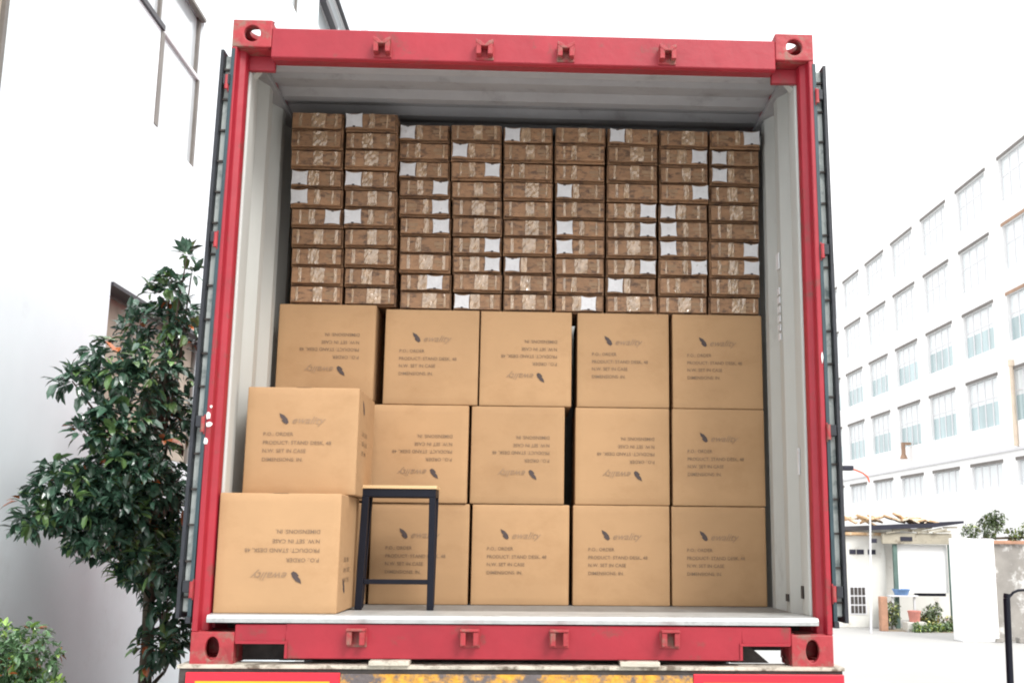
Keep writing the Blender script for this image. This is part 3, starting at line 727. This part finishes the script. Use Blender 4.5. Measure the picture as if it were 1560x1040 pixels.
# ---------------------------------------------------------------- foliage
def foliage(name, parent, blobs, n, L, seed, orange=.02, mat_='leaf', stems=None, hue=(0.042, .090, .055)):
    R_ = random.Random(seed); vs, fs, cols = [], [], []
    wts = [b[3]**2.1 for b in blobs]
    for _ in range(n):
        b = R_.choices(blobs, wts)[0]
        d = Vector((R_.gauss(0, 1), R_.gauss(0, 1), R_.gauss(0, 1))).normalized()
        rr = b[3]*(R_.random()**.45)*(1.12 if R_.random() < .12 else 1.0)
        c0 = Vector(b[:3])+Vector((d.x*rr, d.y*rr*1.25, d.z*rr))
        if c0.x < XW+.06: continue
        # a sprig: several leaves round one twig tip
        base = (d+Vector((0, 0, .35))).normalized()
        hi = .55+.45*R_.random(); young = R_.random() < orange; lite = R_.random() < .18
        for k in range(R_.randint(4, 7)):
            a = 2*PI*R_.random(); side = base.orthogonal().normalized(); s2 = base.cross(side)
            dr = (base*R_.uniform(.1, .9)+side*math.cos(a)+s2*math.sin(a)+Vector((0, 0, -.15))).normalized()
            l_ = L*R_.uniform(.6, 1.25); w_ = l_*R_.uniform(.17, .25)
            nrm = dr.cross(Vector((R_.uniform(-.5, .5), R_.uniform(-.5, .5), 1))).normalized()
            upv = nrm.cross(dr).normalized(); st_ = c0+dr*.012
            droop = -upv*l_*.12
            pts = [st_, st_+dr*l_*.32+nrm*w_+upv*w_*.35, st_+dr*l_*.40, st_+dr*l_*.32-nrm*w_+upv*w_*.35,
                   st_+dr*l_*.72+nrm*w_*.78+upv*w_*.2+droop*.5, st_+dr*l_*.72-nrm*w_*.78+upv*w_*.2+droop*.5, st_+dr*l_+droop*1.6, st_+dr*l_*.74+droop*.5]
            o = len(vs); vs += pts
            fs += [(o, o+1, o+2), (o, o+2, o+3), (o+1, o+4, o+7, o+2), (o+2, o+7, o+5, o+3), (o+4, o+6, o+7), (o+7, o+6, o+5)]
            j = R_.uniform(.7, 1.25)*hi
            if young and k < 3: col = (.36*j+.1, .13*j, .035*j)
            elif lite: col = (hue[0]*2.6*j, hue[1]*2.1*j, hue[2]*1.1*j)
            else: col = (hue[0]*j, hue[1]*j, hue[2]*j)
            cols += [col]*6
    me = bpy.data.meshes.new(name); me.from_pydata(vs, [], fs); me.materials.append(M[mat_])
    ca = me.color_attributes.new('tint', 'FLOAT_COLOR', 'CORNER'); i = 0
    for p, c in zip(me.polygons, cols):
        p.use_smooth = False
        for li in p.loop_indices: ca.data[li].color = (*c, 1)
    off = Vector((0, 0, 0)); pp = parent
    while pp: off += pp.location; pp = pp.parent
    me.transform(Matrix.Translation(-off))
    o = bpy.data.objects.new(name, me); COL.objects.link(o); o.parent = parent; return o
TREE = [(-2.197, 2.4, 3.117, 0.105), (-2.193, 2.8, 3.066, 0.08), (-2.376, 2.5, 2.907, 0.15), (-2.128, 2.5, 2.848, 0.14), (-2.345, 2.0, 2.562, 0.155), (-2.478, 1.8, 2.456, 0.09), (-2.222, 2.3, 2.57, 0.21), (-2.173, 2.6, 2.327, 0.17), (-2.284, 2.0, 2.232, 0.15), (-2.39, 1.8, 2.166, 0.08), (-2.221, 2.1, 1.973, 0.27), (-2.418, 1.7, 1.843, 0.17), (-2.528, 1.6, 1.72, 0.11), (-2.341, 1.9, 1.694, 0.19), (-2.153, 2.5, 1.839, 0.219), (-2.146, 2.2, 1.551, 0.20), (-2.09, 2.5, 1.26, 0.15), (-2.095, 2.4, 1.0, 0.13), (-2.039, 2.7, 1.055, 0.10), (-2.093, 2.4, 3.328, 0.03), (-2.088, 2.5, 3.247, 0.03), (-2.55, 2.9, 2.0, .2), (-2.35, 3.0, 1.5, .22), (-2.05, 2.6, 1.45, .16), (-2.2, 1.9, 1.85, .2)]
tree = thing('broadleaf_tree', (-2.2, 2.5, .05), 'dark glossy-leaved small tree with orange young leaves between the white wall and the container', 'tree')
foliage('crown', tree, TREE, 1550, .086, 5, .03, hue=(.075, .165, .105))
mb = MB(); T0 = Vector((-2.2, 2.55, .05)); T1 = Vector((-2.17, 2.45, 1.0)); T2 = Vector((-2.2, 2.4, 2.0))
mb.tube(T0, T1, .045, .036); mb.tube(T1, T2, .036, .022); mb.tube(T2, (-2.19, 2.42, 3.05), .022, .008)
for b in TREE:
    p = Vector(b[:3]); s0 = T1.lerp(T2, max(0, min(1, (p.z-1.2)))) if p.z > 1.1 else T0.lerp(T1, .7)
    mid = (s0+p)/2+Vector((random.uniform(-.05, .05), random.uniform(-.05, .05), -.06))
    mb.tube(s0, mid, .014, .010, 7); mb.tube(mid, p, .010, .004, 7)
mb.build('trunk', 'bark', tree)
BUSH = [(-2.379, 1.1, 1.081, 0.165), (-2.218, 1.0, 1.096, 0.115), (-2.573, 1.2, 1.051, 0.19), (-2.329, 1.1, 0.886, 0.19), (-2.195, 1.1, 0.93, 0.10), (-2.426, 1.0, 0.74, 0.187), (-2.7, 1.0, .9, .2), (-2.35, 1.1, .5, .2), (-2.6, 1.2, .55, .2)]
bush = thing('round_shrub', (-2.4, 1.1, .05), 'clipped round pale-green shrub with small leaves in the lower left corner', 'shrub')
foliage('foliage', bush, BUSH, 1500, .042, 9, .05, hue=(.15, .29, .13))
mb = MB()
for q in range(6):
    a = q*1.05; mb.tube((-2.4, 1.1, .05), (-2.4+.16*math.cos(a), 1.1+.16*math.sin(a), .9), .014, .006, 7)
mb.build('stem', 'bark', bush)

# ---------------------------------------------------------------- yard at the right
wl1 = thing('garden_wall', (7.7, 14.4, 0), 'bright white gate pier and stained old plaster wall standing right of the shed', 'wall')
part('pier', 'bwall', wl1, (7.33, 7.95, 14.35, 14.75, 0, 1.69), bevel=.01)
mb = MB(); mb.box(7.951, 14.0, 14.42, 14.66, 0, 1.60); mb.build('plaster_panel', 'old_plaster', wl1)
part('coping', 'brick', wl1, (7.951, 14.0, 14.36, 14.72, 1.601, 1.66), bevel=.01)
part('rubble', 'old_plaster', wl1, *[(7.8+.31*i+random.random()*.1, 7.95+.31*i+random.random()*.12, 14.1+random.random()*.15, 14.3, 0, .05+random.random()*.05) for i in range(9)], bevel=.01)
hd = thing('wall_top_plant', (8.1, 14.5, 1.69), 'leafy green plant growing along the top of the white pier and stained wall', 'plant')
foliage('foliage', hd, [(7.62, 14.5, 1.80, .14), (7.95, 14.5, 1.90, .18), (8.05, 14.5, 2.0, .15), (8.35, 14.5, 1.76, .12), (8.65, 14.5, 1.80, .16), (9.0, 14.5, 1.82, .18), (9.5, 14.5, 1.85, .2)], 520, .07, 21, .02, hue=(.10, .15, .05))
mb = MB(); mb.tube((7.8, 14.5, 1.69), (9.4, 14.5, 1.74), .02); mb.build('stem', 'bark', hd)

shed = thing('open_shed', (7.4, 17.4, 0), 'low tumbledown shed with a dark roof edge, green post and pale tarpaulin', 'shed')
mb = MB(); mb.prism([(6.66, 1.84), (6.66, 1.93), (7.89, 1.985), (8.47, 2.03), (8.47, 1.985), (7.89, 1.90)], lambda u, v, t: (u, 16.9+2.6*t, v)); mb.build('roof', 'navy', shed)
part('fascia', 'rotten', shed, (6.9, 8.26, 17.0, 17.08, 1.585, 1.79), bevel=.01)
part('fascia_hole', 'navy', shed, (7.25, 7.48, 16.985, 16.998, 1.64, 1.72), (6.68, 6.79, 16.985, 16.998, 1.60, 1.68))
part('post', 'green_post', shed, (7.12, 7.20, 17.05, 17.12, 0, 1.58), bevel=.005)
part('post', 'green_post', shed, (8.20, 8.27, 17.05, 17.12, 0, 1.58), bevel=.005)
part('tarpaulin', 'bwall', shed, (7.21, 8.195, 17.14, 17.16, .66, 1.575))
part('back_wall', 'hut', shed, (6.4, 9.2, 19.5, 19.6, 0, 1.9))
part('lower_rail', 'navy', shed, (7.56, 8.16, 17.2, 17.26, .60, .66))
hut = thing('small_hut', (6.6, 17.5, 0), 'small pale hut with a row of dark openings beside the truck door', 'hut')
part('body', 'hut', hut, (5.9, 7.04, 17.3, 19.4, 0, 1.74), bevel=.01)
part('roof', 'tan', hut, (5.85, 7.08, 17.2, 19.5, 1.741, 1.80), bevel=.01)
for a, b in ((6.34, 6.46), (6.48, 6.62), (6.70, 6.85)): part('opening', 'navy', hut, (a, b, 17.285, 17.299, 1.38, 1.47))
gr = part('vent_grille', 'steel_dark', hut, *[(6.33+.075*i, 6.385+.075*i, 17.28, 17.299, z, z+.14) for i in range(4) for z in (.27, .44, .61)])
part('grille_frame', 'sash', gr, (6.30, 6.64, 17.2905, 17.2985, .24, .79))
heap = thing('scrap_heap', (7.1, 17.6, 1.94), 'untidy tan and orange heap of sheeting lying on the shed roof', 'scrap')
mb = MB(); R_ = random.Random(4)
for i in range(30):
    x = 6.3+1.65*R_.random(); l_ = .12+.3*R_.random()
    mt = Matrix.Translation((x, 17.1+.8*R_.random(), 2.0+.10*R_.random())) @ Matrix.Rotation(R_.uniform(-.5, .5), 4, 'Y') @ Matrix.Rotation(R_.uniform(-3, 3), 4, 'Z')
    mb.box(-l_/2, l_/2, -.09, .09, -.015, .02, 0, mt)
mb.build('sheeting', 'tan', heap, .004, 1)
pl = thing('street_lamp', (6.3, 16, 0), 'thin pale pole with a short red arm and a black lamp beside the container door', 'lamp')
mb = MB(); mb.tube((6.30, 16, 0), (6.39, 16, 2.72), .022, .014); mb.build('pole', 'sash', pl)
mb = MB(); mb.path([(6.385, 16, 2.70), (6.35, 16, 2.80), (6.26, 16, 2.87), (6.14, 16, 2.92), (6.06, 16, 2.94)], .016); mb.build('arm', 'orange', pl)
part('lamp_head', 'navy', pl, (5.88, 6.08, 15.92, 16.08, 2.91, 3.0), bevel=.02)
tag(part('brick_post', 'brick', None, (6.64, 6.77, 16.45, 16.6, 0, .62), bevel=.01), 'short terracotta post standing at the corner of the small hut', 'post')
def pot(name, m, x, y, r0, r1, h, z=0):
    mb = MB(); prof = [(0, 0), (r0, 0), (r1, h*.85), (r1*1.08, h*.86), (r1*1.08, h), (r1*.92, h), (r1*.88, h*.8), (0, h*.8)]
    n = 18; vs = [(x+r*math.cos(2*PI*i/n), y+r*math.sin(2*PI*i/n), z+zz) for i in range(n) for r, zz in prof]; k = len(prof)
    mb.add(vs, [(i*k+j, i*k+j+1, ((i+1) % n)*k+j+1, ((i+1) % n)*k+j) for i in range(n) for j in range(k-1)])
    return mb.build(name, m)
tag(pot('plant_tub', 'redp', 7.28, 16.5, .09, .115, .20, .17), 'faded red tub standing in the grass in front of the shed', 'tub')
tag(part('plinth_slab', 'hut', None, (7.1, 7.46, 16.35, 16.65, 0, .168), bevel=.01), 'low pale slab under the faded red tub', 'slab')
bl = pot('blue_basin', 'blue', 7.22, 17.0, .12, .16, .11, .63); tag(bl, 'blue basin on the ledge beside the green shed post', 'basin')
tag(part('ledge_table', 'sash', None, (6.95, 7.5, 16.85, 17.04, .60, .628), (7.0, 7.04, 16.9, 16.94, 0, .599), (7.42, 7.46, 16.9, 16.94, 0, .599), bevel=.004), 'narrow pale table holding the blue basin', 'table')
for nm, bl_, lab in (('leafy_plant', [(6.98, 16.9, .36, .16), (6.95, 16.9, .22, .16)], 'pale green leafy plant below the blue basin'),
                     ('leafy_plant', [(7.62, 16.8, .30, .13), (7.8, 16.8, .36, .12), (7.7, 16.8, .2, .14)], 'loose green plant behind the red tub below the tarpaulin')):
    e = thing(nm, (bl_[0][0], bl_[0][1], 0), lab, 'plant'); foliage('foliage', e, bl_, 110, .075, int(bl_[0][0]*100), .04, hue=(.16, .22, .10))
    mb = MB(); mb.tube((bl_[0][0], bl_[0][1], 0), (bl_[0][0], bl_[0][1], .25), .008); mb.build('stem', 'bark', e)
e = foliage('grass_strip', None, [(7.25+.17*i, 16.3+.04*i, .03, .12) for i in range(8)], 420, .075, 77, .0, hue=(.22, .34, .14))
tag(e, 'patch of light green grass in front of the shed', None, None, 'stuff')

g = MB(); nn = 26
pts = [(7.9+1.15*math.cos(2*PI*i/nn)*random.uniform(.8, 1.15), 16.75+.62*math.sin(2*PI*i/nn)*random.uniform(.8, 1.15), .004) for i in range(nn)]
g.add(pts, [tuple(range(nn))]); tag(g.build('earth_patch', 'earth'), 'ochre bare earth below the tarpaulin', None, None, 'structure')
e = foliage('weeds', None, [(7.35+.13*i, 16.7+.1*math.sin(i*2.1), .10+.05*math.sin(i*1.7), .13) for i in range(8)], 300, .07, 78, .25, hue=(.24, .28, .13))
tag(e, 'straggly weeds and dry stalks in front of the shed', None, None, 'stuff')
mb = MB(); R_ = random.Random(14)
for i in range(16):
    mt = Matrix.Translation((6.95+1.3*R_.random(), 16.95+.05*R_.random(), 1.80+.10*R_.random())) @ Matrix.Rotation(R_.uniform(-.25, .25), 4, 'Y')
    mb.box(-.14, .14, -.02, .02, -.012, .02, 0, mt)
mb.build('ragged_eave', 'rotten', shed, .003, 1)
# railing in the lower right corner
rl = thing('steel_railing', (3.0, 2.5, 0), 'black round-tube railing with a thin top bar in the lower right corner', 'railing')
mb = MB(); mb.path([(2.962, 2.5, 0), (2.987, 2.5, 1.29), (2.992, 2.5, 1.318)], .021, 14); mb.build('post', 'black_metal', rl)
mb = MB(); mb.path([(3.005, 2.5, 1.300), (3.03, 2.5, 1.325), (3.06, 2.5, 1.338), (3.12, 2.5, 1.342), (3.9, 2.5, 1.345)], .008, 8); mb.build('top_bar', 'black_metal', rl)
mb = MB(); mb.path([(3.92, 2.5, 0), (3.92, 2.5, 1.345)], .021, 14); mb.build('post', 'black_metal', rl)
bpy.context.view_layer.update()
